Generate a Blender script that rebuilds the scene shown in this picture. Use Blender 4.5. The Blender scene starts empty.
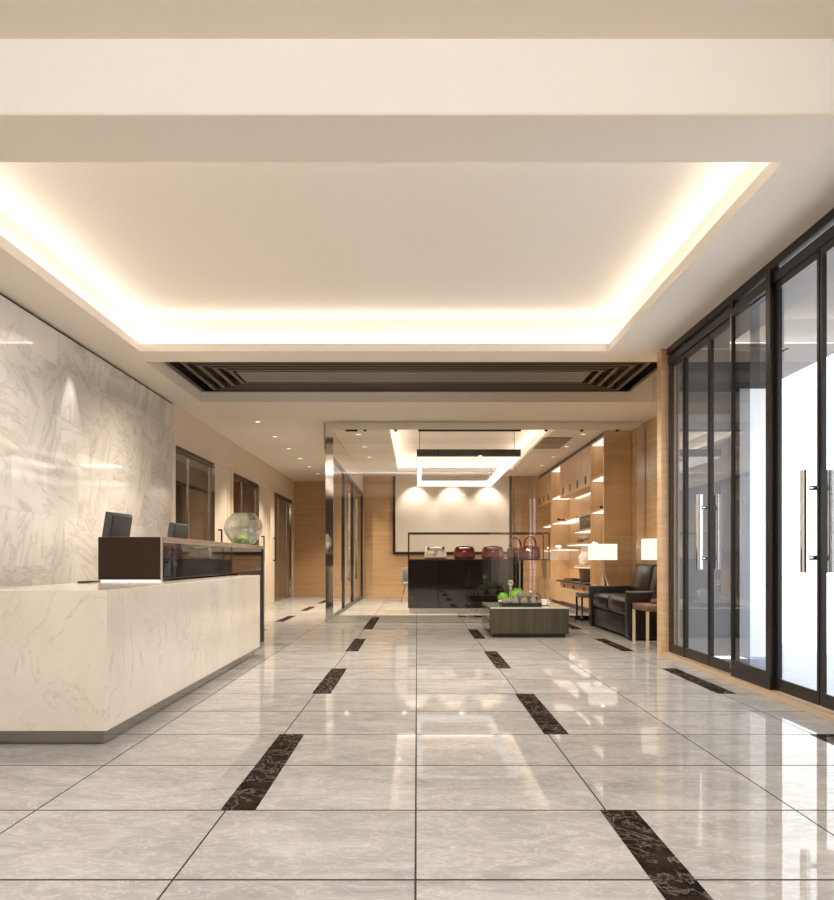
import bpy, bmesh, math, random
from mathutils import Vector, Matrix
random.seed(7)
sc = bpy.context.scene
COL = sc.collection
PI = math.pi

# ------------------------------------------------------------------ materials
def new_mat(name):
    m = bpy.data.materials.new(name); m.use_nodes = True
    nt = m.node_tree; nt.nodes.clear()
    out = nt.nodes.new('ShaderNodeOutputMaterial')
    return m, nt, out
def N(nt, t, **kw):
    n = nt.nodes.new(t)
    for k, v in kw.items(): setattr(n, k, v)
    return n
def setin(nt, n, key, v):
    if hasattr(v, 'is_linked') or isinstance(v, bpy.types.NodeSocket): nt.links.new(v, n.inputs[key])
    else: n.inputs[key].default_value = v
def M_(nt, op, a, b=None, c=None):
    n = N(nt, 'ShaderNodeMath', operation=op)
    setin(nt, n, 0, a)
    if b is not None: setin(nt, n, 1, b)
    if c is not None: setin(nt, n, 2, c)
    return n.outputs[0]
def VM(nt, op, a, b):
    n = N(nt, 'ShaderNodeVectorMath', operation=op)
    setin(nt, n, 0, a); setin(nt, n, 1, b)
    return n.outputs[0]
def mixc(nt, f, a, b, blend='MIX'):
    n = N(nt, 'ShaderNodeMix', data_type='RGBA', blend_type=blend)
    setin(nt, n, 0, f)
    for k, v in ((6, a), (7, b)):
        if isinstance(v, bpy.types.NodeSocket): nt.links.new(v, n.inputs[k])
        else: n.inputs[k].default_value = (*v, 1) if len(v) == 3 else v
    return n.outputs[2]
def ramp(nt, f, stops):
    n = N(nt, 'ShaderNodeValToRGB'); e = n.color_ramp.elements
    while len(e) < len(stops): e.new(0.5)
    for i, (p, c) in enumerate(stops):
        e[i].position = p; e[i].color = (*c, 1) if len(c) == 3 else c
    nt.links.new(f, n.inputs[0]); return n.outputs[0]
def noise(nt, vec, scale, detail=6, rough=.55, dist=0.0):
    n = N(nt, 'ShaderNodeTexNoise'); n.inputs['Scale'].default_value = scale; n.inputs['Detail'].default_value = detail
    n.inputs['Roughness'].default_value = rough; n.inputs['Distortion'].default_value = dist
    nt.links.new(vec, n.inputs['Vector']); return n.outputs['Fac'], n.outputs['Color']
def objco(nt): return N(nt, 'ShaderNodeTexCoord').outputs['Object']
def mapping(nt, vec, scale=(1,1,1), rot=(0,0,0), loc=(0,0,0)):
    n = N(nt, 'ShaderNodeMapping'); n.inputs['Scale'].default_value = scale; n.inputs['Rotation'].default_value = rot; n.inputs['Location'].default_value = loc
    nt.links.new(vec, n.inputs['Vector']); return n.outputs[0]
def principled(nt, out, color, rough=.5, metal=0., spec=.5, coat=0., ior=1.5):
    p = N(nt, 'ShaderNodeBsdfPrincipled')
    for k, v in (('Base Color', color), ('Roughness', rough), ('Metallic', metal), ('Specular IOR Level', spec), ('Coat Weight', coat), ('IOR', ior)):
        if isinstance(v, bpy.types.NodeSocket): nt.links.new(v, p.inputs[k])
        else: p.inputs[k].default_value = (*v, 1) if k == 'Base Color' else v
    nt.links.new(p.outputs[0], out.inputs[0]); return p

def mat_plain(name, col, rough=.5, metal=0., spec=.5, var=.04, scale=6., coat=0.):
    m, nt, out = new_mat(name)
    f, _ = noise(nt, objco(nt), scale, 4)
    c = mixc(nt, f, tuple(x*(1-var) for x in col), tuple(min(1, x*(1+var)) for x in col))
    principled(nt, out, c, rough, metal, spec, coat); return m
def mat_emit(name, col, s):
    m, nt, out = new_mat(name)
    e = N(nt, 'ShaderNodeEmission'); e.inputs[0].default_value = (*col, 1); e.inputs[1].default_value = s
    nt.links.new(e.outputs[0], out.inputs[0]); return m
def mat_wood(name, c1, c2, rough=.35, vertical=False, fine=38., spec=.5):
    m, nt, out = new_mat(name)
    co = objco(nt)
    sc_ = (fine, fine, 1.1) if vertical else (1.1, 1.1, fine)
    f, _ = noise(nt, mapping(nt, co, sc_), 1.0, 5, .6, .3)
    sc2 = (7, 7, .35) if vertical else (.35, .35, 7)
    g, _ = noise(nt, mapping(nt, co, sc2, loc=(3, 1, 2)), 1.0, 3)
    h = M_(nt, 'ADD', M_(nt, 'MULTIPLY', f, .6), M_(nt, 'MULTIPLY', g, .4))
    c = ramp(nt, h, [(.32, c1), (.68, c2)])
    principled(nt, out, c, rough, 0, spec); return m
def mat_glass(name, f0=.06, tint=(1,1,1), rough=0.0):
    m, nt, out = new_mat(name)
    tr = N(nt, 'ShaderNodeBsdfTransparent'); tr.inputs[0].default_value = (*tint, 1)
    gl = N(nt, 'ShaderNodeBsdfGlossy'); gl.inputs['Roughness'].default_value = rough; gl.inputs[0].default_value = (1,1,1,1)
    lw = N(nt, 'ShaderNodeLayerWeight'); lw.inputs[0].default_value = .5
    p5 = M_(nt, 'POWER', lw.outputs['Facing'], 5.0)
    fac = M_(nt, 'ADD', M_(nt, 'MULTIPLY', p5, 1-f0), f0)
    mx = N(nt, 'ShaderNodeMixShader')
    nt.links.new(fac, mx.inputs[0]); nt.links.new(tr.outputs[0], mx.inputs[1]); nt.links.new(gl.outputs[0], mx.inputs[2])
    nt.links.new(mx.outputs[0], out.inputs[0]); return m
def mat_crystal(name, col=(1,1,1), ior=1.45):
    m, nt, out = new_mat(name)
    g = N(nt, 'ShaderNodeBsdfGlass'); g.inputs[0].default_value = (*col, 1); g.inputs['IOR'].default_value = ior; g.inputs['Roughness'].default_value = 0.0
    nt.links.new(g.outputs[0], out.inputs[0]); return m

def polished(nt, out, color, rough, f0, k, mask=None):
    df = N(nt, 'ShaderNodeBsdfDiffuse'); gl = N(nt, 'ShaderNodeBsdfGlossy'); gl.inputs[0].default_value = (1,.98,.96,1)
    nt.links.new(color, df.inputs[0]); setin(nt, gl, 'Roughness', rough)
    lw = N(nt, 'ShaderNodeLayerWeight'); lw.inputs[0].default_value = .5
    fac = M_(nt, 'ADD', M_(nt, 'MULTIPLY', M_(nt, 'POWER', lw.outputs['Facing'], 5.0), k), f0)
    if mask is not None: fac = M_(nt, 'MULTIPLY', fac, M_(nt, 'SUBTRACT', 1.0, mask))
    mx = N(nt, 'ShaderNodeMixShader'); nt.links.new(fac, mx.inputs[0]); nt.links.new(df.outputs[0], mx.inputs[1]); nt.links.new(gl.outputs[0], mx.inputs[2])
    nt.links.new(mx.outputs[0], out.inputs[0])
T0Y = 2.874
def mat_floor():
    m, nt, out = new_mat('polished grey marble tile')
    co = objco(nt); s = N(nt, 'ShaderNodeSeparateXYZ'); nt.links.new(co, s.inputs[0])
    u = M_(nt, 'DIVIDE', M_(nt, 'ADD', s.outputs[0], .005), .8); v = M_(nt, 'DIVIDE', M_(nt, 'SUBTRACT', s.outputs[1], T0Y), .8)
    cu, cv = M_(nt, 'FLOOR', u), M_(nt, 'FLOOR', v)
    comb = N(nt, 'ShaderNodeCombineXYZ'); nt.links.new(cu, comb.inputs[0]); nt.links.new(cv, comb.inputs[1])
    wn = N(nt, 'ShaderNodeTexWhiteNoise', noise_dimensions='3D'); nt.links.new(comb.outputs[0], wn.inputs['Vector'])
    off = N(nt, 'ShaderNodeVectorMath', operation='SCALE'); nt.links.new(wn.outputs['Color'], off.inputs[0]); off.inputs['Scale'].default_value = 9.
    vec = VM(nt, 'ADD', mapping(nt, co, (1.0, 1.7, 1), (0, 0, .35)), off.outputs[0])
    f, _ = noise(nt, vec, 2.4, 9, .62, 1.1)
    g, _ = noise(nt, vec, 5.5, 7, .6, 1.8)
    base = ramp(nt, f, [(.28, (.19,.185,.177)), (.5, (.25,.243,.234)), (.72, (.31,.303,.292))])
    ridge = M_(nt, 'ABSOLUTE', M_(nt, 'SUBTRACT', g, .5))
    vein = ramp(nt, ridge, [(0.0, (1,1,1)), (.025, (.15,.15,.15)), (.06, (0,0,0))])
    base = mixc(nt, M_(nt, 'MULTIPLY', vein, .24), base, (.55,.53,.50))
    tone = M_(nt, 'ADD', .94, M_(nt, 'MULTIPLY', wn.outputs['Value'], .10))
    tv = N(nt, 'ShaderNodeVectorMath', operation='SCALE'); nt.links.new(base, tv.inputs[0]); nt.links.new(tone, tv.inputs['Scale'])
    def edge(x, wg):
        fr = M_(nt, 'FRACT', x); return M_(nt, 'GREATER_THAN', M_(nt, 'ABSOLUTE', M_(nt, 'SUBTRACT', fr, .5)), .5-wg)
    gr = M_(nt, 'MAXIMUM', edge(u, .0045), edge(v, .0085))
    c = mixc(nt, gr, tv.outputs[0], (.03,.027,.024))
    r = .025
    polished(nt, out, c, r, .05, .45, gr); return m
def mat_darkmarble():
    m, nt, out = new_mat('dark emperador marble')
    co = objco(nt)
    f, _ = noise(nt, mapping(nt, co, (5, 3, 1), (0,0,.5)), 1.6, 8, .65, 1.5)
    ridge = M_(nt, 'ABSOLUTE', M_(nt, 'SUBTRACT', f, .52))
    v = ramp(nt, ridge, [(0, (1,1,1)), (.012, (.4,.4,.4)), (.035, (0,0,0))])
    g, _ = noise(nt, co, 7, 5)
    b = ramp(nt, g, [(.3, (.005,.004,.0035)), (.7, (.022,.015,.011))])
    c = mixc(nt, M_(nt, 'MULTIPLY', v, .24), b, (.40,.34,.29))
    polished(nt, out, c, .06, .012, .07); return m
def mat_counter():
    m, nt, out = new_mat('cream veined marble')
    co = objco(nt)
    vec = mapping(nt, co, (1, .8, 1), (.5, .35, .2))
    f, _ = noise(nt, vec, 1.35, 9, .6, .9)
    r1 = M_(nt, 'ABSOLUTE', M_(nt, 'SUBTRACT', f, .5))
    v1 = ramp(nt, r1, [(0, (1,1,1)), (.004, (.35,.35,.35)), (.012, (0,0,0))])
    f2, _ = noise(nt, mapping(nt, co, (1,1,1.3), (.2,.9,.4), (4,2,1)), 2.6, 10, .62, 1.2)
    r2 = M_(nt, 'ABSOLUTE', M_(nt, 'SUBTRACT', f2, .53))
    v2 = ramp(nt, r2, [(0, (1,1,1)), (.008, (.3,.3,.3)), (.02, (0,0,0))])
    k, _ = noise(nt, co, 2.0, 4)
    base = ramp(nt, k, [(.3, (.58,.515,.44)), (.7, (.655,.59,.515))])
    kk, _ = noise(nt, co, 1.1, 2)
    c = mixc(nt, M_(nt, 'MULTIPLY', v1, M_(nt, 'MULTIPLY', kk, .8)), base, (.36,.27,.19))
    c = mixc(nt, M_(nt, 'MULTIPLY', v2, .18), c, (.45,.36,.27))
    principled(nt, out, c, .12, 0, .5); return m
def mat_walltile():
    m, nt, out = new_mat('white marble wall tile')
    co = objco(nt); s = N(nt, 'ShaderNodeSeparateXYZ'); nt.links.new(co, s.inputs[0])
    row = M_(nt, 'FLOOR', M_(nt, 'DIVIDE', s.outputs[2], .5))
    u = M_(nt, 'DIVIDE', M_(nt, 'ADD', s.outputs[1], M_(nt, 'MULTIPLY', row, .42)), .75)
    v = M_(nt, 'DIVIDE', s.outputs[2], .5)
    comb = N(nt, 'ShaderNodeCombineXYZ'); nt.links.new(M_(nt, 'FLOOR', u), comb.inputs[0]); nt.links.new(row, comb.inputs[1])
    wn = N(nt, 'ShaderNodeTexWhiteNoise', noise_dimensions='3D'); nt.links.new(comb.outputs[0], wn.inputs['Vector'])
    ang = M_(nt, 'ADD', M_(nt, 'MULTIPLY', M_(nt, 'GREATER_THAN', wn.outputs['Value'], .5), 1.75), M_(nt, 'MULTIPLY', wn.outputs['Value'], .5))
    vr = N(nt, 'ShaderNodeVectorRotate', rotation_type='X_AXIS'); nt.links.new(co, vr.inputs['Vector']); nt.links.new(ang, vr.inputs['Angle'])
    off = N(nt, 'ShaderNodeVectorMath', operation='SCALE'); nt.links.new(wn.outputs['Color'], off.inputs[0]); off.inputs['Scale'].default_value = 7.
    vec = VM(nt, 'ADD', mapping(nt, vr.outputs[0], (1, .55, 2.0)), off.outputs[0])
    f, _ = noise(nt, vec, 1.5, 8, .62, 1.0)
    r1 = M_(nt, 'ABSOLUTE', M_(nt, 'SUBTRACT', f, .5))
    v1 = ramp(nt, r1, [(0, (1,1,1)), (.012, (.5,.5,.5)), (.05, (0,0,0))])
    k, _ = noise(nt, vec, .9, 5)
    base = ramp(nt, k, [(.3, (.53,.50,.46)), (.6, (.67,.635,.59))])
    c = mixc(nt, M_(nt, 'MULTIPLY', v1, .42), base, (.27,.25,.23))
    def edge(x, w):
        fr = M_(nt, 'FRACT', x); return M_(nt, 'GREATER_THAN', M_(nt, 'ABSOLUTE', M_(nt, 'SUBTRACT', fr, .5)), .5-w)
    gr = M_(nt, 'MAXIMUM', edge(u, .0015), edge(v, .0025))
    c = mixc(nt, M_(nt, 'MULTIPLY', gr, .5), c, (.40,.37,.33))
    principled(nt, out, c, .05, 0, .5); return m
def mat_leather():
    m, nt, out = new_mat('black leather')
    co = objco(nt); f, _ = noise(nt, co, 90, 3)
    p = principled(nt, out, (.0045,.004,.0038), .27, 0, .35)
    b = N(nt, 'ShaderNodeBump'); b.inputs['Strength'].default_value = .12; b.inputs['Distance'].default_value = .002
    nt.links.new(f, b.inputs['Height']); nt.links.new(b.outputs[0], p.inputs['Normal']); return m
def mat_shade():
    m, nt, out = new_mat('lit fabric lamp shade')
    co = objco(nt); f, _ = noise(nt, mapping(nt, co, (60, 60, 4)), 1.0, 3)
    c = mixc(nt, f, (1.0,.84,.64), (1.0,.89,.72))
    e = N(nt, 'ShaderNodeEmission'); nt.links.new(c, e.inputs[0]); e.inputs[1].default_value = .95
    nt.links.new(e.outputs[0], out.inputs[0]); return m
def mat_bluetile():
    m, nt, out = new_mat('pale blue outdoor tile')
    co = objco(nt); s = N(nt, 'ShaderNodeSeparateXYZ'); nt.links.new(co, s.inputs[0])
    def edge(x):
        fr = M_(nt, 'FRACT', M_(nt, 'DIVIDE', x, .6)); return M_(nt, 'GREATER_THAN', M_(nt, 'ABSOLUTE', M_(nt, 'SUBTRACT', fr, .5)), .49)
    gr = M_(nt, 'MAXIMUM', edge(s.outputs[0]), edge(s.outputs[1]))
    c = mixc(nt, gr, (.075,.11,.19), (.025,.035,.06)); principled(nt, out, c, .4); return m

CEIL = mat_plain('warm white ceiling paint', (.84,.765,.67), .75, var=.01, spec=.2)
WALLP = mat_plain('warm beige wall paint', (.74,.64,.52), .6, var=.015, spec=.3)
WHITEWALL = mat_plain('off white feature wall finish', (.76,.69,.61), .5, var=.02, scale=3)
FLOOR = mat_floor(); DARKM = mat_darkmarble(); COUNTER = mat_counter(); WTILE = mat_walltile()
WOOD = mat_wood('honey oak veneer', (.50,.31,.155), (.68,.455,.26), .22)
WOODV = mat_wood('honey oak cabinet veneer', (.54,.35,.19), (.68,.47,.285), .3, True, 30)
CHAR = mat_wood('charcoal brown grained wood', (.022,.018,.010), (.066,.055,.032), .3, True, 26)
TABTOP = mat_plain('grey green glass table surface', (.42,.45,.40), .06, spec=.6)
BRONZE = mat_plain('dark bronze metal', (.016,.013,.011), .35, .3, .3)
BLACKM = mat_plain('black metal', (.012,.011,.010), .35, .3)
SLAT = mat_plain('dark brown slat', (.075,.05,.03), .4)
GRANITE = mat_plain('dark grey speckled panel', (.16,.15,.145), .45, spec=.3, var=.5, scale=160)
CHROME = mat_plain('polished chrome', (.80,.78,.75), .05, 1., var=.01)
PLINTH = mat_plain('mirror grey plinth metal', (.36,.34,.32), .12, .7)
DSTEEL = mat_plain('dark polished steel', (.06,.056,.052), .35, .6)
SATIN = mat_plain('satin steel', (.62,.59,.55), .22, 1.)
BRASS = mat_plain('pale brass metal', (.90,.78,.60), .35, .6)
SLABM = mat_plain('brushed taupe metal top', (.50,.41,.33), .24, .85, var=.08, scale=14)
BROWNP = mat_plain('dark brown panel', (.030,.014,.007), .4, spec=.25)
BLKGL = mat_plain('black back painted glass', (.008,.006,.005), .03, spec=.5, var=.01)
BRGL = mat_plain('dark brown mirror glass', (.060,.042,.030), .03, spec=.9, var=.02)
GLASS = mat_glass('clear door glass', .10, (.93,.94,.95))
GLASSP = mat_glass('partition glass', .105, (.97,.96,.94))
GLASST = mat_glass('grey tinted glass', .10, (.42,.44,.47))
GLASSC = mat_glass('clear display glass', .05, (.98,.98,.97))
CRYS = mat_crystal('clear crystal')
def mat_bowl():
    m = mat_glass('faceted bowl glass', .2, (.985,.99,.98)); nt = m.node_tree
    out = [n for n in nt.nodes if n.type == 'OUTPUT_MATERIAL'][0]; prev = out.inputs[0].links[0].from_socket
    g = N(nt, 'ShaderNodeBsdfGlass'); g.inputs['IOR'].default_value = 1.3; g.inputs['Roughness'].default_value = 0
    mx = N(nt, 'ShaderNodeMixShader'); mx.inputs[0].default_value = .3
    nt.links.new(prev, mx.inputs[1]); nt.links.new(g.outputs[0], mx.inputs[2]); nt.links.new(mx.outputs[0], out.inputs[0]); return m
BOWLG = mat_bowl()
LEATHER = mat_leather()
SHADE = mat_shade()
BLUET = mat_bluetile()
GREYEXT = mat_plain('grey exterior cladding', (.17,.17,.175), .6)
WHITEEXT = mat_plain('glare white exterior', (.9,.9,.9), .7)
DARKEXT = mat_plain('dark canopy panel', (.05,.045,.04), .5)
LEAFM = mat_plain('off white lacquered door', (.70,.63,.54), .35)
PLASTIC = mat_plain('dark grey plastic', (.05,.05,.052), .4)
WHITEC = mat_plain('white ceramic', (.85,.84,.81), .12)
GREEN = mat_plain('bright green leaf', (.22,.50,.035), .5, var=.45, scale=30)
MOSS = mat_plain('moss green leaf', (.24,.48,.06), .6, var=.5, scale=40)
CONE = mat_plain('grey pine cone', (.30,.265,.24), .6, var=.5, scale=60)
RED = mat_plain('dark red leather', (.13,.005,.006), .35, var=.15)
DRED = mat_plain('deep maroon leather', (.045,.004,.005), .35, var=.15)
PALEL = mat_plain('pale grey leather', (.52,.47,.41), .4, var=.08)
GREYF = mat_plain('grey chair upholstery', (.23,.22,.21), .6)
LAMPBROWN = mat_plain('brown leather table pad', (.13,.075,.05), .4)
WHITEP = mat_plain('white matte finish', (.82,.80,.77), .5)
BOXBR = mat_plain('dark brown storage box', (.085,.055,.035), .45)
VENT = mat_plain('taupe vent louvre', (.33,.27,.21), .5)
COVE = mat_emit('warm cove light strip', (1.0,.98,.95), 5.6)
COVE2 = mat_emit('lounge cove light strip', (1.0,.94,.86), 8.)
LEDP = mat_emit('pendant light diffuser', (1.0,.95,.88), 1.05)
LEDS = mat_emit('shelf light strip', (1.0,.90,.74), 1.25)
LENS = mat_emit('downlight lens', (1.0,.92,.8), 1.6)

# ------------------------------------------------------------------ mesh builder
class MB:
    def __init__(s): s.bm = bmesh.new(); s.mi = 0
    def _fin(s, geom_faces):
        for f in geom_faces: f.material_index = s.mi
    def box(s, x0, x1, y0, y1, z0, z1, bev=0, seg=2):
        t = bmesh.new(); bmesh.ops.create_cube(t, size=1)
        for v in t.verts: v.co = Vector(((x0+x1)/2 + v.co.x*(x1-x0), (y0+y1)/2 + v.co.y*(y1-y0), (z0+z1)/2 + v.co.z*(z1-z0)))
        if bev: bmesh.ops.bevel(t, geom=t.edges[:], offset=bev, segments=seg, profile=.5, affect='EDGES')
        s._merge(t); return s
    def _merge(s, t):
        mp = {}
        for v in t.verts: mp[v] = s.bm.verts.new(v.co)
        for f in t.faces:
            try: nf = s.bm.faces.new([mp[v] for v in f.verts]); nf.material_index = s.mi
            except ValueError: pass
        t.free()
    def xform(s, mat):
        bmesh.ops.transform(s.bm, matrix=mat, verts=s.bm.verts[:]); return s
    def quad(s, *pts):
        f = s.bm.faces.new([s.bm.verts.new(p) for p in pts]); f.material_index = s.mi; return s
    def lathe(s, prof, c=(0,0,0), seg=24, cap0=True, cap1=True, sx=1, sy=1):
        rings = []
        for r, z in prof:
            rings.append([s.bm.verts.new((c[0]+r*sx*math.cos(2*PI*i/seg), c[1]+r*sy*math.sin(2*PI*i/seg), c[2]+z)) for i in range(seg)])
        for a, b in zip(rings, rings[1:]):
            for i in range(seg):
                f = s.bm.faces.new((a[i], a[(i+1)%seg], b[(i+1)%seg], b[i])); f.material_index = s.mi
        if cap0: s.bm.faces.new(rings[0][::-1]).material_index = s.mi
        if cap1: s.bm.faces.new(rings[-1]).material_index = s.mi
        return s
    def tube(s, pts, r, seg=10, r1=None):
        pts = [Vector(p) for p in pts]; rings = []; n = len(pts)
        d0 = (pts[1]-pts[0]).normalized()
        up = Vector((0,0,1)) if abs(d0.z) < .9 else Vector((1,0,0))
        for i, p in enumerate(pts):
            d = (pts[min(i+1,n-1)]-pts[max(i-1,0)]).normalized()
            a = d.cross(up)
            if a.length < 1e-4: a = d.cross(Vector((0,1,0)))
            a.normalize(); b = a.cross(d).normalized()
            rr = r if r1 is None else r + (r1-r)*i/(n-1)
            rings.append([s.bm.verts.new(p + a*rr*math.cos(2*PI*k/seg) + b*rr*math.sin(2*PI*k/seg)) for k in range(seg)])
        for a, b in zip(rings, rings[1:]):
            for k in range(seg):
                f = s.bm.faces.new((a[k], a[(k+1)%seg], b[(k+1)%seg], b[k])); f.material_index = s.mi
        s.bm.faces.new(rings[0][::-1]).material_index = s.mi; s.bm.faces.new(rings[-1]).material_index = s.mi
        return s
    def ball(s, c, r, sub=2, sx=1, sy=1, sz=1, jit=0):
        t = bmesh.new(); bmesh.ops.create_icosphere(t, subdivisions=sub, radius=r)
        for v in t.verts:
            j = 1+random.uniform(-jit, jit)
            v.co = Vector((c[0]+v.co.x*sx*j, c[1]+v.co.y*sy*j, c[2]+v.co.z*sz*j))
        s._merge(t); return s
    def build(s, name, mats, parent=None, smooth=True, loc=None, subd=0, ang=35):
        me = bpy.data.meshes.new(name)
        bmesh.ops.recalc_face_normals(s.bm, faces=s.bm.faces[:])
        s.bm.to_mesh(me); s.bm.free()
        for m in (mats if isinstance(mats, (list, tuple)) else [mats]): me.materials.append(m)
        if smooth:
            me.polygons.foreach_set('use_smooth', [True]*len(me.polygons))
            try: me.set_sharp_from_angle(angle=math.radians(ang))
            except Exception: pass
        o = bpy.data.objects.new(name, me); COL.objects.link(o)
        if parent: o.parent = parent
        if loc: o.location = loc
        if subd:
            md = o.modifiers.new('Subdivision', 'SUBSURF'); md.levels = subd; md.render_levels = subd
        return o
def tag(o, label=None, cat=None, group=None, kind=None):
    if label: o['label'] = label
    if cat: o['category'] = cat
    if group: o['group'] = group
    if kind: o['kind'] = kind
    return o
def empty(name, loc, label=None, cat=None, group=None, kind=None, rz=0):
    o = bpy.data.objects.new(name, None); COL.objects.link(o); o.location = loc; o.rotation_euler.z = rz
    o.empty_display_size = .1
    return tag(o, label, cat, group, kind)
def copy_tree(o, parent=None):
    c = o.copy(); COL.objects.link(c)
    if parent: c.parent = parent
    for ch in list(o.children): copy_tree(ch, c)
    return c
def struct(mb, name, mat, parent=None, label=None, cat=None, **kw):
    o = mb.build(name, mat, parent, **kw)
    if parent is None:
        o['kind'] = 'structure'; tag(o, label, cat)
    return o
def light(kind, loc, energy, col=(1,.86,.70), target=None, size=.05, ang=100, blend=.8, name='lamp_or_fill'):
    d = bpy.data.lights.new(name, kind); d.energy = energy; d.color = col
    if kind in ('POINT', 'SPOT'): d.shadow_soft_size = size
    if kind == 'SPOT': d.spot_size = math.radians(ang); d.spot_blend = blend
    o = bpy.data.objects.new(name, d); COL.objects.link(o); o.location = loc
    if target: o.rotation_euler = (Vector(target)-Vector(loc)).to_track_quat('-Z', 'Y').to_euler()
    return o

# ------------------------------------------------------------------ camera
cam = bpy.data.cameras.new('camera'); co = bpy.data.objects.new('camera', cam); COL.objects.link(co)
co.location = (0, 0, 1.054); co.rotation_euler = (PI/2, 0, 0)
cam.sensor_fit = 'HORIZONTAL'; cam.sensor_width = 36; cam.lens = 36*872/834; cam.shift_y = 110/834; cam.clip_start = .05; cam.clip_end = 300
sc.camera = co

# ------------------------------------------------------------------ shell
ZC, ZL, ZU = 3.38, 3.47, 3.78
YB = 25.8          # far wall of the passage
YG = 14.68         # glass partition plane
YLB = 24.25        # lounge feature wall

# floor with inlaid dark marble bands
fb = MB()
fb.quad((-3.9,-3,0),(2.82,-3,0),(2.82,26.2,0),(-3.9,26.2,0)); fb.quad((2.82,9.6,0),(4.0,9.6,0),(4.0,26.2,0),(2.82,26.2,0))
fb.mi = 1
def inlay(x0, x1, y0, y1): fb.quad((x0,y0,.0006),(x1,y0,.0006),(x1,y1,.0006),(x0,y1,.0006))
for n in (-3, -1, 1, 3):
    xc = .8*n + .045
    for k in range(-7, 30):
        ph = (k % 4) == (3 if n in (1, -3) else 1)
        if not ph: continue
        y0, y1 = T0Y+.8*k, T0Y+.8*(k+2)
        if n != -3 and y0 > YG: continue
        if y1 > 25.7 or (n == 3 and y1 > 16): continue
        inlay(xc-.0745, xc+.0745, y0, y1)
struct(fb, 'floor', [FLOOR, DARKM], smooth=False)

# ceiling: upper slab, soffits with lips, coffers
cb = MB()
cb.box(-3.9, 4.05, -3, 26.2, ZU, ZU+.12)
S = lambda x0,x1,y0,y1: cb.box(x0,x1,y0,y1,ZC,ZU+.01)
L = lambda x0,x1,y0,y1: cb.box(x0,x1,y0,y1,ZC,ZL)
W = .15
S(-3.9, -3.09-W, -3, 10.24); L(-3.09-W, -3.09, 4.95, 9.87)
S(2.29, 2.95, 4.95, 10.24); S(2.66, 2.95, -3, 4.95); cb.box(2.29,2.66,4.56,4.95,ZC,ZC+.012); L(2.14, 2.14+W, 4.95, 9.87)
S(2.95, 4.05, 9.6, 10.24)
cb.box(-3.24,2.29,4.56,4.95,ZC,ZC+.012); L(-3.09, 2.14, 4.95, 5.1)
S(-3.24, 2.29, 9.87, 10.24); L(-3.09, 2.14, 9.72, 9.87)
L(-3.24, -3.09, -2.2, 4.56); L(2.51, 2.66, -2.2, 4.56)
S(-3.24, 2.66, -3, -2.2)
# grille recess
S(-3.9, -3.19, 10.24, 12.86); S(3.48, 4.05, 10.24, 12.86)
# deep part beyond the recess
S(-3.9, -.65, 12.86, 26.2); L(-.65, -.5, 15.4, 22.75)
S(-.65, 4.05, 12.86, 15.25); L(-.5, 2.45, 15.25, 15.4)
S(2.6, 4.05, 15.25, 26.2); L(2.45, 2.6, 15.4, 22.75)
S(-.65, 2.6, 22.75, 26.2); L(-.5, 2.45, 22.6, 22.75)
struct(MB().box(-3.24,2.66,4.56,4.95,ZC+.012,ZU), 'ceiling_beam', mat_plain('ceiling paint whitened as lit', (.90,.88,.85), .7, var=.01, spec=.2), smooth=False)  # beam colour whitened to imitate the brighter light on its face
ceil = struct(cb, 'ceiling', CEIL, smooth=False)
def strip(x0,x1,y0,y1,m, z=ZL): 
    b = MB().box(x0,x1,y0,y1,z+.002,z+.022); o = b.build('light_strip', m, ceil, smooth=False); return o
# main coffer light strips in the trough behind the lip
strip(-3.21,-3.14,5.0,9.82,COVE); strip(2.19,2.26,5.0,9.82,COVE); strip(-3.1,2.15,9.77,9.84,COVE); strip(-3.1,2.15,4.98,5.05,COVE)
strip(-3.21,-3.14,-2.1,2.2,COVE); strip(2.56,2.63,-2.1,2.2,COVE)
# lounge coffer
strip(-.62,-.56,15.35,22.7,COVE2); strip(2.51,2.57,15.35,22.7,COVE2); strip(-.5,2.45,22.66,22.72,COVE2); strip(-.5,2.45,15.28,15.34,COVE2)

# walls
struct(MB().box(-3.9,-3.6,-3,12.88,0,ZC-.035), 'wall_left', WTILE, label='white veined marble tile wall behind the reception desk', cat='wall', smooth=False)
struct(MB().box(-3.9,-3.63,-3,12.88,ZC-.035,ZC), 'shadow_gap_1', BLACKM, smooth=False)  # black strip coloured in for the shaded gap above the tiles
struct(MB().box(-3.9,-3.62,12.88,26.2,0,ZC), 'wall_left_rear', WALLP, smooth=False)
struct(MB().box(-3.62,-1.5,YB,26.2,0,ZC), 'wall_back_left', WOOD, smooth=False)
struct(MB().box(-1.5,4.05,YLB,26.2,0,ZC), 'wall_back', WOOD, smooth=False)
struct(MB().box(-3.9,4.05,-3.2,-3,0,ZU+.1), 'wall_front', mat_wood('dark walnut panelling', (.03,.018,.01), (.07,.045,.028), .3), smooth=False)
struct(MB().box(3.85,3.93,9.77,YLB,0,ZC), 'wall_right_rear', [WOOD], smooth=False)
struct(MB().box(2.69,3.93,9.6,9.77,0,ZC), 'wall_right', WOOD, smooth=False)
struct(MB().box(2.76,2.95,-3,4.3,0,ZC), 'wall_right_front', WALLP, smooth=False)
# return wall cladding: white part stands in for outdoor glare, dark top for canopy
struct(MB().box(2.86,3.47,9.56,9.597,0,2.65), 'wall_outside', GREYEXT, smooth=False)
struct(MB().box(3.47,3.93,9.50,9.597,0,2.92), 'wall_outside_white', WHITEEXT, smooth=False)
uo = MB(); uo.box(2.86,3.47,9.56,9.597,2.65,3.36); uo.box(3.47,3.93,9.50,9.597,2.92,3.36)
struct(uo, 'wall_outside_upper', DARKEXT, smooth=False)
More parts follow.
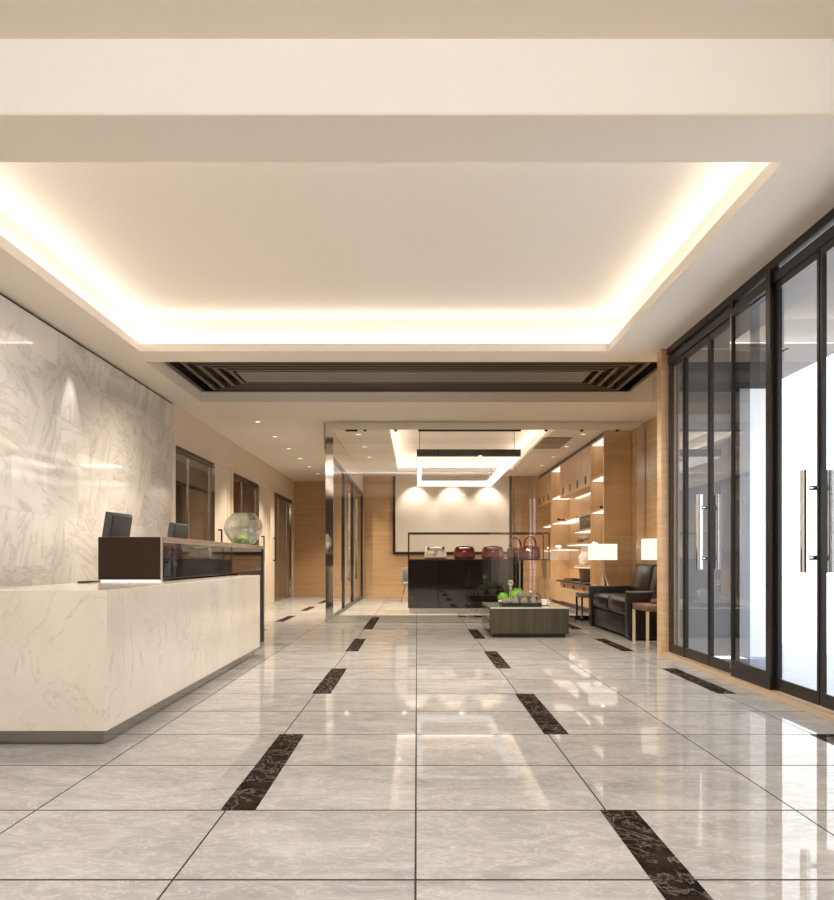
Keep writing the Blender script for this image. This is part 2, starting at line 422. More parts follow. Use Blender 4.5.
# strip of wall above the lounge side doors
struct(MB().box(-1.58,-1.5,YG+.12,YLB,2.92,ZC), 'wall_lounge_side', WALLP, smooth=False)
# outdoors
struct(MB().box(2.955,4.66,-3,9.49,-.12,-.02).box(3.94,4.66,9.49,18,-.12,-.02), 'floor_outside', BLUET, smooth=False)
struct(MB().box(4.66,40,-30,60,-.14,-.04), 'ground', WHITEEXT, smooth=False)
struct(MB().box(2.955,4.66,-3,9.49,3.36,3.5).box(4.06,4.66,9.49,18,3.36,3.5), 'ceiling_outside', DARKEXT, smooth=False)

# ------------------------------------------------------------------ ceiling grille
g = empty('ceiling_grille', (0, 11.82, 3.53), 'long black slatted ceiling grille with a grey centre panel, recessed beyond the bright coffer', 'ceiling grille')
MB().box(-3.16,3.13,-1.02,1.02,.13,.15).build('backing', BLACKM, g, smooth=False)
def ring(x0,x1,y0,y1,w,z0,z1):
    b = MB(); b.box(x0,x1,y0,y0+w,z0,z1); b.box(x0,x1,y1-w,y1,z0,z1); b.box(x0,x0+w,y0+w,y1-w,z0,z1); b.box(x1-w,x1,y0+w,y1-w,z0,z1); return b
ring(-3.16,3.13,-1.02,1.02,.05,0,.13).build('frame', BLACKM, g, smooth=False)
for i in range(4):
    d = .19 + i*.165
    e = .12 + i*.145
    ring(-3.16+d,3.13-d,-1.02+e,1.02-e,.055,.0,.07).build('slat', SLAT, g, smooth=False)
MB().box(-2.38,2.30,-.34,.34,.0,.05).build('centre_panel', GRANITE, g, smooth=False)
for x in (-2.9,-1.5,0,1.5,2.9):
    MB().tube([(x,0,.145),(x,0,.245)],.008,6).build('hanger', BLACKM, g)

# ------------------------------------------------------------------ entrance doors (right)
XD = 2.79
ZB, ZT = .045, 3.20
sill = struct(MB().box(2.705,2.95,4.3,9.6,0,ZB), 'trim_2', mat_wood('tan stone sill', (.42,.31,.21), (.52,.40,.28), .2), smooth=False)
hd = MB(); hd.box(2.76,2.83,4.3,9.6,ZT,ZT+.075); hd.box(2.75,2.86,4.3,9.6,ZC-.07,ZC-.001)
for y,ww in ((4.3,.08),(5.17,.08),(6.75,.08),(7.58,.03),(9.045,.05),(9.52,.08)): hd.box(2.77,2.805,y,y+ww,ZB,ZC-.07)
frame = struct(hd, 'door_frame', BRONZE, smooth=False)
def pane(mb, x, y0, y1, z0, z1): mb.quad((x,y0,z0),(x,y1,z0),(x,y1,z1),(x,y0,z1)); return mb
tb = MB()
for y0,y1 in ((4.38,5.17),(5.25,6.75),(6.83,7.54),(7.62,9.05),(9.13,9.52)): pane(tb, XD+.01, y0, y1, ZT+.075, ZC-.07)
struct(tb, 'window_1', GLASS, smooth=False)
def sidelight(n, y0, y1, gm):
    b = MB(); b.box(XD-.02,XD+.02,y0,y1,ZB,ZB+.09); b.box(XD-.02,XD+.02,y0,y1,ZT-.04,ZT)
    r = struct(b, n, BRONZE, smooth=False)
    pane(MB(), XD, y0, y1, ZB+.09, ZT-.04).build('window_pane', gm, r, smooth=False); return r
sidelight('window_2', 9.095, 9.52, GLASS)
sidelight('window_3', 6.83, 7.58, GLASS)
sidelight('window_4', 4.38, 5.17, GLASS)
# proud sliding panel in front of the fixed light
b = MB(); b.box(2.735,2.77,6.84,7.57,ZB,ZB+.14); b.box(2.735,2.77,6.84,7.57,ZT-.03,ZT+.03); b.box(2.735,2.77,6.755,6.84,ZB,ZC-.07); b.box(2.735,2.77,7.57,7.60,ZB,ZC-.07)
pp = struct(b, 'window_5', BRONZE, smooth=False)
pane(MB(), 2.75, 7.2, 7.57, ZB+.12, ZT-.03).build('window_pane', GLASST, pp, smooth=False)
MB().box(2.735,2.745,7.601,7.612,ZB,ZT).build('window_trim', CHROME, pp, smooth=False)
def leaf(n, y0, y1, handle_y=None):
    b = MB(); w = .03
    b.box(XD-.016,XD+.016,y0,y1,ZB+.005,ZB+.10); b.box(XD-.016,XD+.016,y0,y1,ZT-.06,ZT-.005)
    b.box(XD-.016,XD+.016,y0,y0+w,ZB+.1,ZT-.06); b.box(XD-.016,XD+.016,y1-w,y1,ZB+.1,ZT-.06)
    r = struct(b, n, BRONZE, smooth=False)
    pane(MB(), XD, y0+w, y1-w, ZB+.1, ZT-.06).build('door_pane', GLASS, r, smooth=False)
    if handle_y:
        for sx in (-.095, .07):
            h = MB().tube([(XD+sx,handle_y,.965),(XD+sx,handle_y,1.678)], .033, 20).build('door_handle', CHROME if sx<0 else DSTEEL, r)
            k = MB()
            for z in (1.07,1.555): k.tube([(XD+sx,handle_y,z),(XD+(.0 if sx<0 else .0),handle_y,z)], .018, 12)
            k.build('handle_bracket', CHROME, h)
    return r
tag(leaf('door_1', 8.29, 9.04, 8.33))
leaf('door_2', 7.63, 8.27)
leaf('door_3', 6.02, 6.73, 6.055)
leaf('door_4', 5.26, 6.0)

# ------------------------------------------------------------------ passage doors (left wall)
XW = -3.62
def passage(n, g0, g1, s0, s1, hz, muls, far_handle, hy):
    z1 = 2.76
    b = MB(); b.box(XW,XW+.05,min(g0,s0)-.06,max(g1,s1)+.06,z1-.0,z1+.06)
    b.box(XW,XW+.05,min(g0,s0)-.06,min(g0,s0),0,z1); b.box(XW,XW+.05,max(g1,s1),max(g1,s1)+.06,0,z1)
    r = struct(b, n, WALLP, smooth=False)
    MB().box(XW,XW+.02,g0,g1,0,z1).build('door_glass', BRGL, r, smooth=False)
    t = MB(); t.box(XW,XW+.045,g0,g1,z1-.09,z1-.06); t.box(XW,XW+.045,g0,g1,z1-.02,z1); t.build('door_track', BLACKM, r, smooth=False)
    for m in muls: MB().box(XW,XW+.035,m-.02,m+.02,0,z1-.06).build('door_mullion', SATIN, r, smooth=False)
    MB().box(XW,XW+.045,g1-.24,g1,0,z1-.06).build('door_stile', CHROME, r, smooth=False)
    MB().box(XW,XW+.03,s0,s1,0,z1).build('door_leaf', LEAFM, r, smooth=False)
    h = MB(); x = XW+.03
    h.box(x,x+.07,hy-.015,hy+.015,hz,hz+.03); h.box(x,x+.07,hy-.015,hy+.015,hz+.55,hz+.58); h.box(x+.05,x+.075,hy-.02,hy+.02,hz,hz+.58)
    h.build('door_handle', BLACKM, r, smooth=False)
    return r
passage('door_5', 12.9, 15.42, 15.42, 16.5, 1.03, (13.7,15.1), True, 15.75)
passage('door_6', 16.95, 19.75, 19.75, 20.9, 1.03, (17.9,19.4), True, 20.1)
passage('door_7', 21.95, 25.0, 21.3, 21.95, 1.03, (22.6,24.1), False, 21.75)

# ------------------------------------------------------------------ glass partition + lounge side doors
p = empty('glass_partition', (0, YG, 0), 'full height clear glass partition in a polished chrome frame across the lounge', 'glass partition')
b = MB(); fw = .13
b.box(-1.54,-1.54+fw,0,.03,.002,ZC-.002); b.box(3.70,3.84,0,.03,.002,ZC-.002); b.box(-1.54+fw,3.70,0,.03,.002,.12); b.box(-1.54+fw,3.70,0,.03,ZC-.13,ZC-.002)
b.build('frame', CHROME, p, smooth=False)
for x0,x1 in ((-1.41,.35),(.36,2.02),(2.03,3.70)):
    MB().quad((x0,.015,.12),(x1,.015,.12),(x1,.015,ZC-.13),(x0,.015,ZC-.13)).build('glass_pane', GLASSP, p, smooth=False)
b = MB()
for x0,x1 in ((-1.2,-1.0),(-.9,-.85),(-.38,-.34),(.02,1.75),(2.15,2.2),(2.75,2.8),(3.35,3.4)): b.box(x0,x1,-.004,.034,ZC-.16,ZC-.13)  # black bars imitating dark reflections along the glass top
b.build('reflection_bar', BLACKM, p, smooth=False)

def lounge_side(n, y0, y1, gm, closed=False):
    b = MB(); x0, x1, w = -1.56, -1.50, .10
    b.box(x0,x1,y0,y1,0.002,.07); b.box(x0,x1,y0,y1,2.84,2.92)
    b.box(x0,x1,y0,y0+w,.07,2.84); b.box(x0,x1,y1-w,y1,.07,2.84)
    r = struct(b, n, BLACKM, smooth=False)
    pane(MB(), -1.53, y0+w, y1-w, .07, 2.84).build('door_pane', gm, r, smooth=False)
    return r
b = MB(); b.box(-1.56,-1.5,14.83,18.05,.002,.05); b.box(-1.56,-1.5,14.83,18.05,2.86,2.92)
w6 = struct(b, 'window_6', BLACKM, smooth=False); pane(MB(), -1.53, 14.83, 18.05, .05, 2.86).build('window_pane', GLASS, w6, smooth=False)
d8 = lounge_side('door_8', 18.06, 20.6, GLASS); d9 = lounge_side('door_9', 20.62, 24.2, GLASS)
MB().tube([(-1.46,18.7,.6),(-1.46,18.7,2.5)],.035,14).build('door_handle', CHROME, d8)
MB().tube([(-1.46,20.9,.6),(-1.46,20.9,2.5)],.035,14).build('door_handle', CHROME, d9)

# lounge feature wall
fw_ = struct(MB().box(-.60,2.56,YLB-.05,YLB,1.28,ZC), 'wall_feature', WHITEWALL, smooth=False)
fr = MB(); fr.box(-.67,-.60,YLB-.07,YLB,1.21,ZC); fr.box(2.56,2.63,YLB-.07,YLB,1.21,ZC); fr.box(-.6,2.56,YLB-.07,YLB,1.21,1.28)
fr.build('wall_trim', BLACKM, fw_, smooth=False)

# ------------------------------------------------------------------ reception desk
d = empty('reception_desk', (-2.13, 7.3, 0), 'long cream marble reception desk with a raised dark screen shelf, before the marble wall', 'reception desk')
def L_(x,y): return x+2.13, y-7.3
def dbox(x0,x1,y0,y1,z0,z1,bev=0): return MB().box(x0+2.13,x1+2.13,y0-7.3,y1-7.3,z0,z1,bev)
dbox(-2.52,-1.745,4.9,9.69,.092,.885,.003).build('marble_body', COUNTER, d, smooth=False)
dbox(-2.46,-1.80,5.01,9.66,0,.092).build('plinth', PLINTH, d, smooth=False)
dbox(-3.15,-2.525,5.2,11.2,.70,.74,.003).build('worktop', WHITEP, d, smooth=False)
dbox(-3.13,-3.09,5.25,11.15,0,.70).build('modesty_panel', BROWNP, d, smooth=False)
dbox(-2.50,-2.02,6.85,11.27,.899,1.19,.002).build('raised_cabinet', BROWNP, d, smooth=False)
dbox(-2.02,-2.0,6.87,11.27,.912,1.19).build('glass_front', BLKGL, d, smooth=False)
dbox(-2.50,-2.013,6.838,6.849,.899,1.234).build('front_panel', BROWNP, d, smooth=False)
tp = dbox(-2.50,-1.985,6.85,11.34,1.19,1.236,.003).build('shelf_top', SLABM, d, smooth=False)
dbox(-2.012,-1.996,6.838,6.849,.887,1.234).build('edge_trim', SATIN, d, smooth=False)
dbox(-2.49,-2.03,6.856,6.95,.885,.899).build('light_strip', mat_emit('desk under shelf light', (1,.95,.88), 1.0), d, smooth=False)
dbox(-2.50,-1.985,11.27,11.34,0,1.19).build('end_panel', PLASTIC, d, smooth=False)
dbox(-2.47,-2.0,9.72,11.25,0,.915).build('rear_cabinet', BROWNP, d, smooth=False)

# monitors
def monitor(loc, rz, label):
    r = empty('computer_monitor', loc, label, 'monitor', 'monitors behind the reception desk', rz=rz)
    b = MB().box(-.035,.025,-.21,.21,.12,.52,.006); b.xform(Matrix.Rotation(.16,4,'Y')); 
    s = b.build('screen', PLASTIC, r)
    MB().box(.025,.04,-.19,.19,.14,.50,.006).xform(Matrix.Rotation(.16,4,'Y')).build('back_cover', mat_plain('matte dark grey plastic', (.035,.034,.033), .65, spec=.2), r)
    MB().box(-.02,.05,-.035,.035,.012,.30,.005).build('stand', PLASTIC, r)
    MB().box(-.10,.12,-.12,.12,.0,.014,.004).build('base', PLASTIC, r)
    return r
mon = monitor((-2.72,7.75,.741), -.1, 'black computer monitor on the desk near the open front end, nearer of the two')
m2 = copy_tree(mon); m2.location = (-2.78,9.9,.741); m2['label'] = 'black computer monitor further back, beside the glass bowl end of the desk'
# monitors stand tall: raise with a riser
for m in (mon, m2):
    for ch in m.children:
        if ch.name.startswith(('screen','back_cover')): ch.location.z = .215
        if ch.name.startswith('stand'): ch.scale.z = 1.5
k = MB().box(-.07,.07,-.21,.21,0,.018,.004).build('keyboard', BLACKM, loc=(-2.46,6.55,.886)); k.rotation_euler.z = .0
k.scale = (.6,.6,.6)
tag(k, 'thin black keyboard on the marble desk top beside the brown panel', 'keyboard')

# glass bowl with moss
bw = empty('glass_bowl', (-2.09, 10.5, 1.236), 'large clear faceted glass bowl with green moss on the reception shelf', 'glass bowl')
prof = [(.10,.0),(.15,.045),(.205,.13),(.215,.19),(.195,.26),(.13,.335),(.115,.34)]
b = MB(); b.lathe(prof, seg=12, cap1=False); inner = [(r-.010 if i<5 else r-.006, z+(.010 if i==0 else 0)) for i,(r,z) in enumerate(prof)]
b.lathe(inner, seg=12, cap1=False)
b.build('bowl', BOWLG, bw, ang=20)
bw.scale = (1.1,1.1,1.12)
def leafball(c, r, n, mat, name, parent, flat=.75, ls=.3):
    b = MB()
    b.ball(c, r*.8, 2, 1, 1, flat, .08)
    for i in range(n):
        th = random.uniform(0,2*PI); ph = math.acos(random.uniform(-.35,1))
        dv = Vector((math.sin(ph)*math.cos(th), math.sin(ph)*math.sin(th), math.cos(ph)*flat))
        p_ = Vector(c)+dv*r*random.uniform(.7,1.0)
        t1 = dv.cross(Vector((random.uniform(-1,1),random.uniform(-1,1),random.uniform(-1,1)))).normalized(); t2 = (dv.normalized()*.8+t1.cross(dv)*.6).normalized()
        s_ = r*ls*random.uniform(.6,1.1)
        b.quad(p_-t1*s_*.4, p_+t2*s_*.5-t1*s_*.1, p_+t2*s_, p_+t1*s_*.4+t2*s_*.3)
    return b.build(name, mat, parent, smooth=False)
leafball((0,0,.055), .088, 260, MOSS, 'moss', bw, .8)

# ------------------------------------------------------------------ coffee table and what is on it
t = empty('coffee_table', (1.526, 12.55, 0), 'low block coffee table of dark grained wood with glossy top, before the glass partition', 'coffee table')
MB().box(-.531,.531,-.75,.75,.055,.395,.004).build('body', CHAR, t, smooth=False)
MB().box(-.531,.531,-.75,.75,.395,.411,.002).build('tabletop', TABTOP, t, smooth=False)
MB().box(-.49,.49,-.71,.71,0,.055).build('plinth', BLACKM, t, smooth=False)
for y0,y1 in ((-.73,-.01),(.01,.73)):
    for z0,z1 in ((.07,.215),(.23,.38)):
        MB().box(-.541,-.531,y0,y1,z0,z1,.002).build('drawer_front', BLKGL, t, smooth=False)
zt = .411
tr = MB(); tr.box(-.275,.275,-.2,.2,0,.012); 
for a in ((-.275,.275,-.2,-.19),(-.275,.275,.19,.2),(-.275,-.265,-.19,.19),(.265,.275,-.19,.19)): tr.box(*a,.012,.05)
tag(tr.build('serving_tray', BLACKM, loc=(1.44,12.2,zt), smooth=False), 'rectangular black serving tray on the dark coffee table', 'tray')
zz = zt+.012
def cone(loc, r):
    b = MB(); b.ball((0,0,r), r*.72, 2)
    for i in range(9):
        ph = .15 + i*(2.8/9); cnt = max(4, int(13*math.sin(ph)))
        for j in range(cnt):
            th = 2*PI*(j+.5*(i%2))/cnt
            dv = Vector((math.sin(ph)*math.cos(th), math.sin(ph)*math.sin(th), math.cos(ph)))
            t1 = Vector((-math.sin(th), math.cos(th), 0)); t2 = dv.cross(t1); c_ = Vector((0,0,r)); q = r*.17
            tip = c_+dv*r*random.uniform(.95,1.15)+Vector((0,0,r*.12)); m = c_+dv*r*.62
            for a,bb in ((t1,t2),(t2,-t1),(-t1,-t2),(-t2,t1)): b.bm.faces.new([b.bm.verts.new(v) for v in (m+a*q, m+bb*q, tip)])
    o = b.build('pine_cone', CONE, loc=loc, smooth=False); mn = min(v.co.z for v in o.data.vertices)
    for v in o.data.vertices: v.co.z -= mn
    return o
c0 = cone((1.235,12.085,zz), .062)
tag(c0, 'grey pine cone in the black tray on the coffee table', 'pine cone', 'pine cones in the tray')
for x,y,z,s in ((1.36,12.085,0,.95),(1.485,12.08,0,.95),(1.61,12.085,0,.95),(1.42,12.205,0,.95),(1.55,12.205,0,.95),(1.43,12.13,.098,.85),(1.55,12.13,.098,.85),(1.24,12.215,0,.8)):
    c = c0.copy(); COL.objects.link(c); c.location = (x,y,zz+z); c.scale = (s,s,s); c.rotation_euler.z = random.uniform(0,6)
b = MB(); b.lathe([(.035,0),(.038,.01),(.015,.03),(.022,.10),(.030,.13),(.016,.17),(.012,.22),(.026,.245),(.012,.26),(.010,.275)], seg=16)
fg = b.build('crystal_ornament', CRYS, loc=(1.325,12.345,zz)); tag(fg, 'tall crystal ornament topped by a clear ball, rising from the black tray', 'ornament')
MB().ball((0,0,.31), .042, 3).build('ball', CRYS, fg)
def plant(loc, label):
    r = empty('potted_plant', loc, label, 'plant', 'small potted plants on the coffee table')
    MB().lathe([(.035,0),(.045,.005),(.068,.045),(.072,.065),(.062,.066),(.045,.03)], seg=20, cap1=True).build('bowl', WHITEC, r)
    leafball((0,0,.105), .075, 220, GREEN, 'foliage', r, .85); return r
plant((1.245,12.60,zt), 'bright green plant in a white bowl at the left end of the black tray')
pb = plant((1.455,12.63,zt), 'bright green plant in a white bowl behind the tray and pine cones')
pb.scale = (1.25,1.25,1.35)
def bottle(loc, s, label, ball):
    b = MB().lathe([(.03*s,0),(.035*s,.01*s),(.036*s,.07*s),(.014*s,.10*s),(.012*s,.13*s)], seg=16)
    o = b.build('glass_bottle', CRYS, loc=loc); tag(o, label, 'bottle')
    if ball: MB().ball((0,0,.15*s), .022*s, 2).build('stopper', WHITEC, o)
    else: MB().lathe([(.013*s,.13*s),(.015*s,.165*s)], seg=12).build('stopper', SATIN, o)
bottle((1.60,12.33,zz), 1.15, 'small glass bottle with a round white stopper among the pine cones', True)
bottle((1.665,12.22,zz), 1.1, 'small glass bottle with narrow metal stopper at the right end of the tray', False)
cp = empty('tea_cup', (1.80,12.35,zt), 'white ceramic tea cup on a saucer beside the black tray', 'cup')
MB().lathe([(.04,0),(.075,.008),(.085,.016),(.04,.010)], seg=24).build('saucer', WHITEC, cp)
MB().lathe([(.028,.010),(.048,.03),(.058,.085),(.054,.085),(.042,.03)], seg=24).build('cup', WHITEC, cp)
MB().tube([(.052,0,.075),(.08,0,.07),(.085,0,.05),(.07,0,.035),(.047,0,.035)],.006,8).build('handle', WHITEC, cp)

# ------------------------------------------------------------------ sofa
so = empty('leather_sofa', (3.24, 12.7, 0), 'two seat black leather sofa with boxy arms beside the wood wall', 'sofa')
y0, y1 = 11.35-12.7, 14.05-12.7
x0, x1 = 2.76-3.24, 3.74-3.24
MB().box(x0+.03,x1,y0+.02,y1-.02,.04,.30,.012).build('base', LEATHER, so)
for a,bb in ((y0,y0+.24),(y1-.24,y1)): MB().box(x0,x1,a,bb,.02,.645,.022,3).build('armrest', LEATHER, so)
MB().box(x1-.2,x1,y0+.24,y1-.24,.30,.80,.03,3).build('backrest', LEATHER, so)
ym = (y0+y1)/2
for a,bb in ((y0+.245,ym-.004),(ym+.004,y1-.245)):
    b = MB().box(x0+.01,x1-.21,a,bb,.30,.525,.07,4)
    for v in b.bm.verts:
        if v.co.z > .42: v.co.z += .05*max(0,1-((v.co.y-(a+bb)/2)/((bb-a)/2))**2)
    b.build('seat_cushion', LEATHER, so)
    b = MB().box(-.09,.09,a,bb,0,.50,.06,4)
    for v in b.bm.verts:
        if v.co.x < -.03: v.co.x -= .03*max(0,1-((v.co.y-(a+bb)/2)/((bb-a)/2))**2)
    b.xform(Matrix.Translation((x1-.30,0,.49)) @ Matrix.Rotation(.2,4,'Y'))
    b.build('back_cushion', LEATHER, so)
for x in (x0+.06,x1-.06):
    for y in (y0+.06,y1-.06): MB().box(x-.025,x+.025,y-.025,y+.025,0,.03).build('leg', BLACKM, so, smooth=False)

# side tables and lamps
def side_table(loc, wx, wy, label, legm, topm):
    r = empty('side_table', loc, label, 'side table')
    MB().box(0,wx,0,wy,.44,.515,.006).build('tabletop', topm, r)
    for x in (0,wx-.03):
        for y in (0,wy-.03): MB().box(x,x+.03,y,y+.03,0,.44).build('leg', legm, r, smooth=False)
    return r
side_table((2.72,10.33,0), .56, .68, 'square side table with brown padded top and pale brass legs beside the near sofa arm', BRASS, LAMPBROWN)
side_table((2.66,14.12,0), .62, .50, 'small side table with slim chrome legs between sofa and glass partition', CHROME, BOXBR)
def lamp(loc, label):
    r = empty('table_lamp', loc, label, 'table lamp')
    b = MB(); b.lathe([(.13,0),(.125,.03),(.10,.14),(.05,.28),(.018,.36)], seg=6); b.build('base', CRYS, r, smooth=False)
    MB().tube([(0,0,.36),(0,0,.66)],.010,10).build('pole', CHROME, r)
    MB().lathe([(.235,.54),(.235,.80)], seg=40, cap0=False, cap1=False).build('lamp_shade', SHADE, r)
    ring_ = MB(); ring_.tube([(-.233,0,.66),(.233,0,.66)],.004,6); ring_.tube([(0,-.233,.66),(0,.233,.66)],.004,6); ring_.build('shade_fitter', SATIN, r)
    MB().ball((0,0,.69),.035,2).build('bulb', LENS, r)
    return r
lamp((3.06,14.37,.515), 'table lamp with drum shade and glass base, standing behind the far sofa arm')
lamp((3.02,10.80,.515), 'table lamp with drum shade, half hidden by the wood pillar beside the doors')

# ------------------------------------------------------------------ lounge display desk and bags
k = empty('display_counter', (1.05, 17.6, 0), 'long black glossy display counter topped by a clear glass case in the lounge', 'display counter')
X0, X1 = -.18-1.05, 2.10-1.05
MB().box(X0,X1,-.38,.42,.10,1.05,.004).build('body', BLKGL, k, smooth=False)
MB().box(X0+.03,X1-.03,-.34,.38,0,.10).build('plinth', SATIN, k, smooth=False)
MB().box(X0,2.62-1.05,-.38,.42,1.05,1.072,.003).build('countertop', BLACKM, k, smooth=False)
XE = 2.62-1.05
MB().box(XE-.06,XE,-.36,.40,0,1.05).build('leg', WOODV, k, smooth=False)
b = MB(); q = .012; zt0, zt1 = 1.072, 1.60
for y in (-.37,.41):
    b.box(X0,XE,y-q,y+q,zt1-2*q,zt1)
    for x in (X0+q,XE-q): b.box(x-q,x+q,y-q,y+q,zt0,zt1-2*q)
for x in (X0+q,XE-q): b.box(x-q,x+q,-.37+q,.41-q,zt1-2*q,zt1)
b.build('case_frame', BLACKM, k, smooth=False)
b = MB(); b.quad((X0,-.37,zt0),(XE,-.37,zt0),(XE,-.37,zt1),(X0,-.37,zt1)); b.quad((X0,-.37,zt1-.01),(XE,-.37,zt1-.01),(XE,.41,zt1-.01),(X0,.41,zt1-.01))
b.build('case_glass', GLASSC, k, smooth=False)
MB().box(2.02-1.05,2.045-1.05,-.385,-.37,.1,1.05).build('edge_trim', SATIN, k, smooth=False)

def handbag(loc, w, h, mat, strapm, label, kind):
    r = empty('handbag', loc, label, 'handbag', 'handbags in the display case')
    b = MB().box(-w/2,w/2,-.11,.11,0,h,.05,4)
    for v in b.bm.verts:
        f = v.co.z/h; v.co.x *= 1-.10*f; v.co.y *= 1-.45*f
    b.build('body', mat, r)
    if kind == 'tall':
        for y in (-.06,.06):
            pts = [(-.11+.0*i,y,h-.05) for i in (0,)] + [(.115*math.cos(PI-PI*i/12)*1.0, y, h+.02+.17*math.sin(PI*i/12)) for i in range(13)] + [(.11,y,h-.05)]
            MB().tube(pts,.013,8).build('handle', strapm, r)
    else:
        for y in (-.075,.075):
            pts = [(-w*.32,y,h-.03)] + [(w*.30*math.cos(PI-PI*i/10), y*1.05, h-.012+.028*math.sin(PI*i/10)) for i in range(11)] + [(w*.32,y,h-.03)]
            MB().tube(pts,.014,8).build('handle', strapm, r)
        for sx in (-1,1): MB().box(sx*w*.33-.03,sx*w*.33+.03,-.10,.10,h-.045,h+.012,.012).build('strap', strapm, r)
    MB().box(-.025,.025,-.115,-.09,h*.55,h*.68,.004).build('clasp', SATIN, r)
    return r
zc = 1.073
handbag((.375,17.6,zc), .46,.25, PALEL, GREYF, 'pale grey handbag with dark straps in the glass case', 0)
handbag((.955,17.6,zc), .44,.24, RED, DRED, 'dark red low handbag next to the pale grey bag', 0)
handbag((1.53,17.6,zc), .46,.24, RED, DRED, 'dark red low handbag between another red bag and the tall handled bags', 0)
handbag((2.0,17.74,zc), .36,.24, DRED, DRED, 'maroon handbag with upright handle, tucked behind the red tote', 'tall')
handbag((2.27,17.5,zc), .42,.27, RED, RED, 'red tote bag with tall arched handles at the right end of the case', 'tall')

# chair behind the counter
ch = empty('lounge_chair', (-.10, 22.2, 0), 'grey upholstered chair with splayed legs beyond the left end of the black counter', 'chair')
b = MB()
n = 14
for i in range(n):
    pass
b.box(-.27,.27,-.27,.27,.40,.50,.035,3); b.build('seat', GREYF, ch)
b = MB(); b.box(-.27,.27,.20,.27,.46,.86,.03,3); b.xform(Matrix.Translation((0,0,0))); b.build('backrest', GREYF, ch)
for sx in (-1,1):
    MB().box(sx*.27-.025,sx*.27+.025,-.18,.24,.46,.82,.02,3).build('armrest', GREYF, ch)
for sx in (-1,1):
    for sy in (-1,1): MB().tube([(sx*.20,sy*.2,.41),(sx*.30,sy*.28,0)],.02,8,.012).build('leg', SATIN, ch)

# ------------------------------------------------------------------ shelving wall
XF, XBK = 3.36, 3.845
Y = lambda a: a
def unit(name, ya, yb, label):
    return empty(name, (XF, ya, 0), label, 'cabinet' if 'cabinet' in name else 'shelf unit')
def ub(u, x0,x1,y0,y1,z0,z1,bev=0): return MB().box(x0-u.location.x,x1-u.location.x,y0-u.location.y,y1-u.location.y,z0,z1,bev)
# end panel facing the partition
struct(MB().box(XF,XBK,15.66,15.72,0,ZC), 'wall_shelving_end', WOOD, smooth=False)
struct(MB().box(3.82,XBK,15.72,YLB-.01,0,ZC), 'wall_shelving_back', WOODV, smooth=False)
struct(MB().box(XF+.03,3.82,15.72,YLB-.01,3.30,ZC), 'shadow_gap_2', BROWNP, smooth=False)  # dark brown strip coloured in for the shaded gap over the cabinets
def niche(ya, yb, zs, label):
    u = unit('shelf_unit', ya, yb, label)
    ub(u,XF,3.819,yb-.03,yb,0,3.30).build('side_panel', WOODV, u, smooth=False)
    ub(u,XF,3.819,ya,yb-.03,3.27,3.30).build('top_panel', WOODV, u, smooth=False)
    ub(u,XF+.03,3.80,ya+.03,yb-.06,3.255,3.269).build('light_strip', LEDS, u, smooth=False)
    for z in zs:
        s = ub(u,XF,3.819,ya,yb-.03,z,z+.03).build('shelf', WOODV, u, smooth=False)
        ub(u,XF+.03,3.80,ya+.03,yb-.06,z-.012,z-.001).build('light_strip', LEDS, s, smooth=False)
    ub(u,XF+.01,3.819,ya,yb-.03,.08,.58).build('drawer_base', WOODV, u, smooth=False)
    ub(u,XF+.04,3.819,ya,yb-.03,0,.08).build('plinth', BLACKM, u, smooth=False)
    return u
niche(15.73, 16.9, (2.58,1.96,1.3), 'tall narrow oak shelf unit with lit shelves, nearest the partition')
niche(20.5, 21.9, (2.58,1.96,1.3), 'tall narrow oak shelf unit with lit shelves, between the two wall cabinets')
def upper(ya, yb, nd, z0, label):
    u = unit('wall_cabinet', ya, yb, label)
    ub(u,XF+.02,3.819,ya+.005,yb-.005,z0,3.30).build('carcass', WOODV, u, smooth=False)
    w = (yb-ya)/nd
    for i in range(nd):
        dd = ub(u,XF,XF+.02,ya+i*w+.008,ya+(i+1)*w-.008,z0+.005,3.28,.002).build('door', WOODV, u, smooth=False)
        ub(u,XF-.015,XF,ya+(i+.5)*w-.06,ya+(i+.5)*w+.06,z0+.06,z0+.22).build('handle', BOXBR, dd, smooth=False)
    ub(u,3.70,3.80,ya+.1,yb-.1,z0-.012,z0-.001).build('light_strip', LEDS, u, smooth=False)
    return u
upper(16.92, 20.48, 4, 2.50, 'wide four door oak wall cabinet above the lit floating shelves')
upper(21.92, 24.2, 3, 2.51, 'three door oak wall cabinet in the far corner by the white feature wall')
# floating shelves below the wide cabinet
def fshelf(ya, yb, z, label, d_=.36):
    o = MB().box(3.819-d_,3.819,ya,yb,z,z+.04,.002).build('floating_shelf', WOODV, smooth=False); tag(o, label, 'shelf', 'floating shelves')
    MB().box(3.819-d_+.03,3.80,ya+.04,yb-.04,z-.012,z-.001).build('light_strip', LEDS, o, smooth=False); return o
fshelf(17.1,19.3,1.66,'lit floating oak shelf carrying the dark brown storage box')
fshelf(19.0,20.4,1.97,'lit floating oak shelf highest below the wide wall cabinet')
fshelf(18.2,20.3,1.39,'lit floating oak shelf carrying the grey driftwood piece')
fshelf(17.1,19.4,.90,'lit floating oak shelf carrying the white vase')
fshelf(22.1,24.1,1.96,'lit floating oak shelf under the three door cabinet, upper of two')
fshelf(22.1,24.1,1.3,'lit floating oak shelf under the three door cabinet, lower of two')
cs = unit('base_cabinet', 16.92, 20.48, 'low oak base cabinet with a dark top below the floating shelves')
ub(cs,XF+.02,3.819,16.925,20.475,.10,.56).build('carcass', WOOD, cs, smooth=False)
ub(cs,XF-.1,3.819,16.925,20.475,.56,.60,.003).build('countertop', BLACKM, cs, smooth=False)
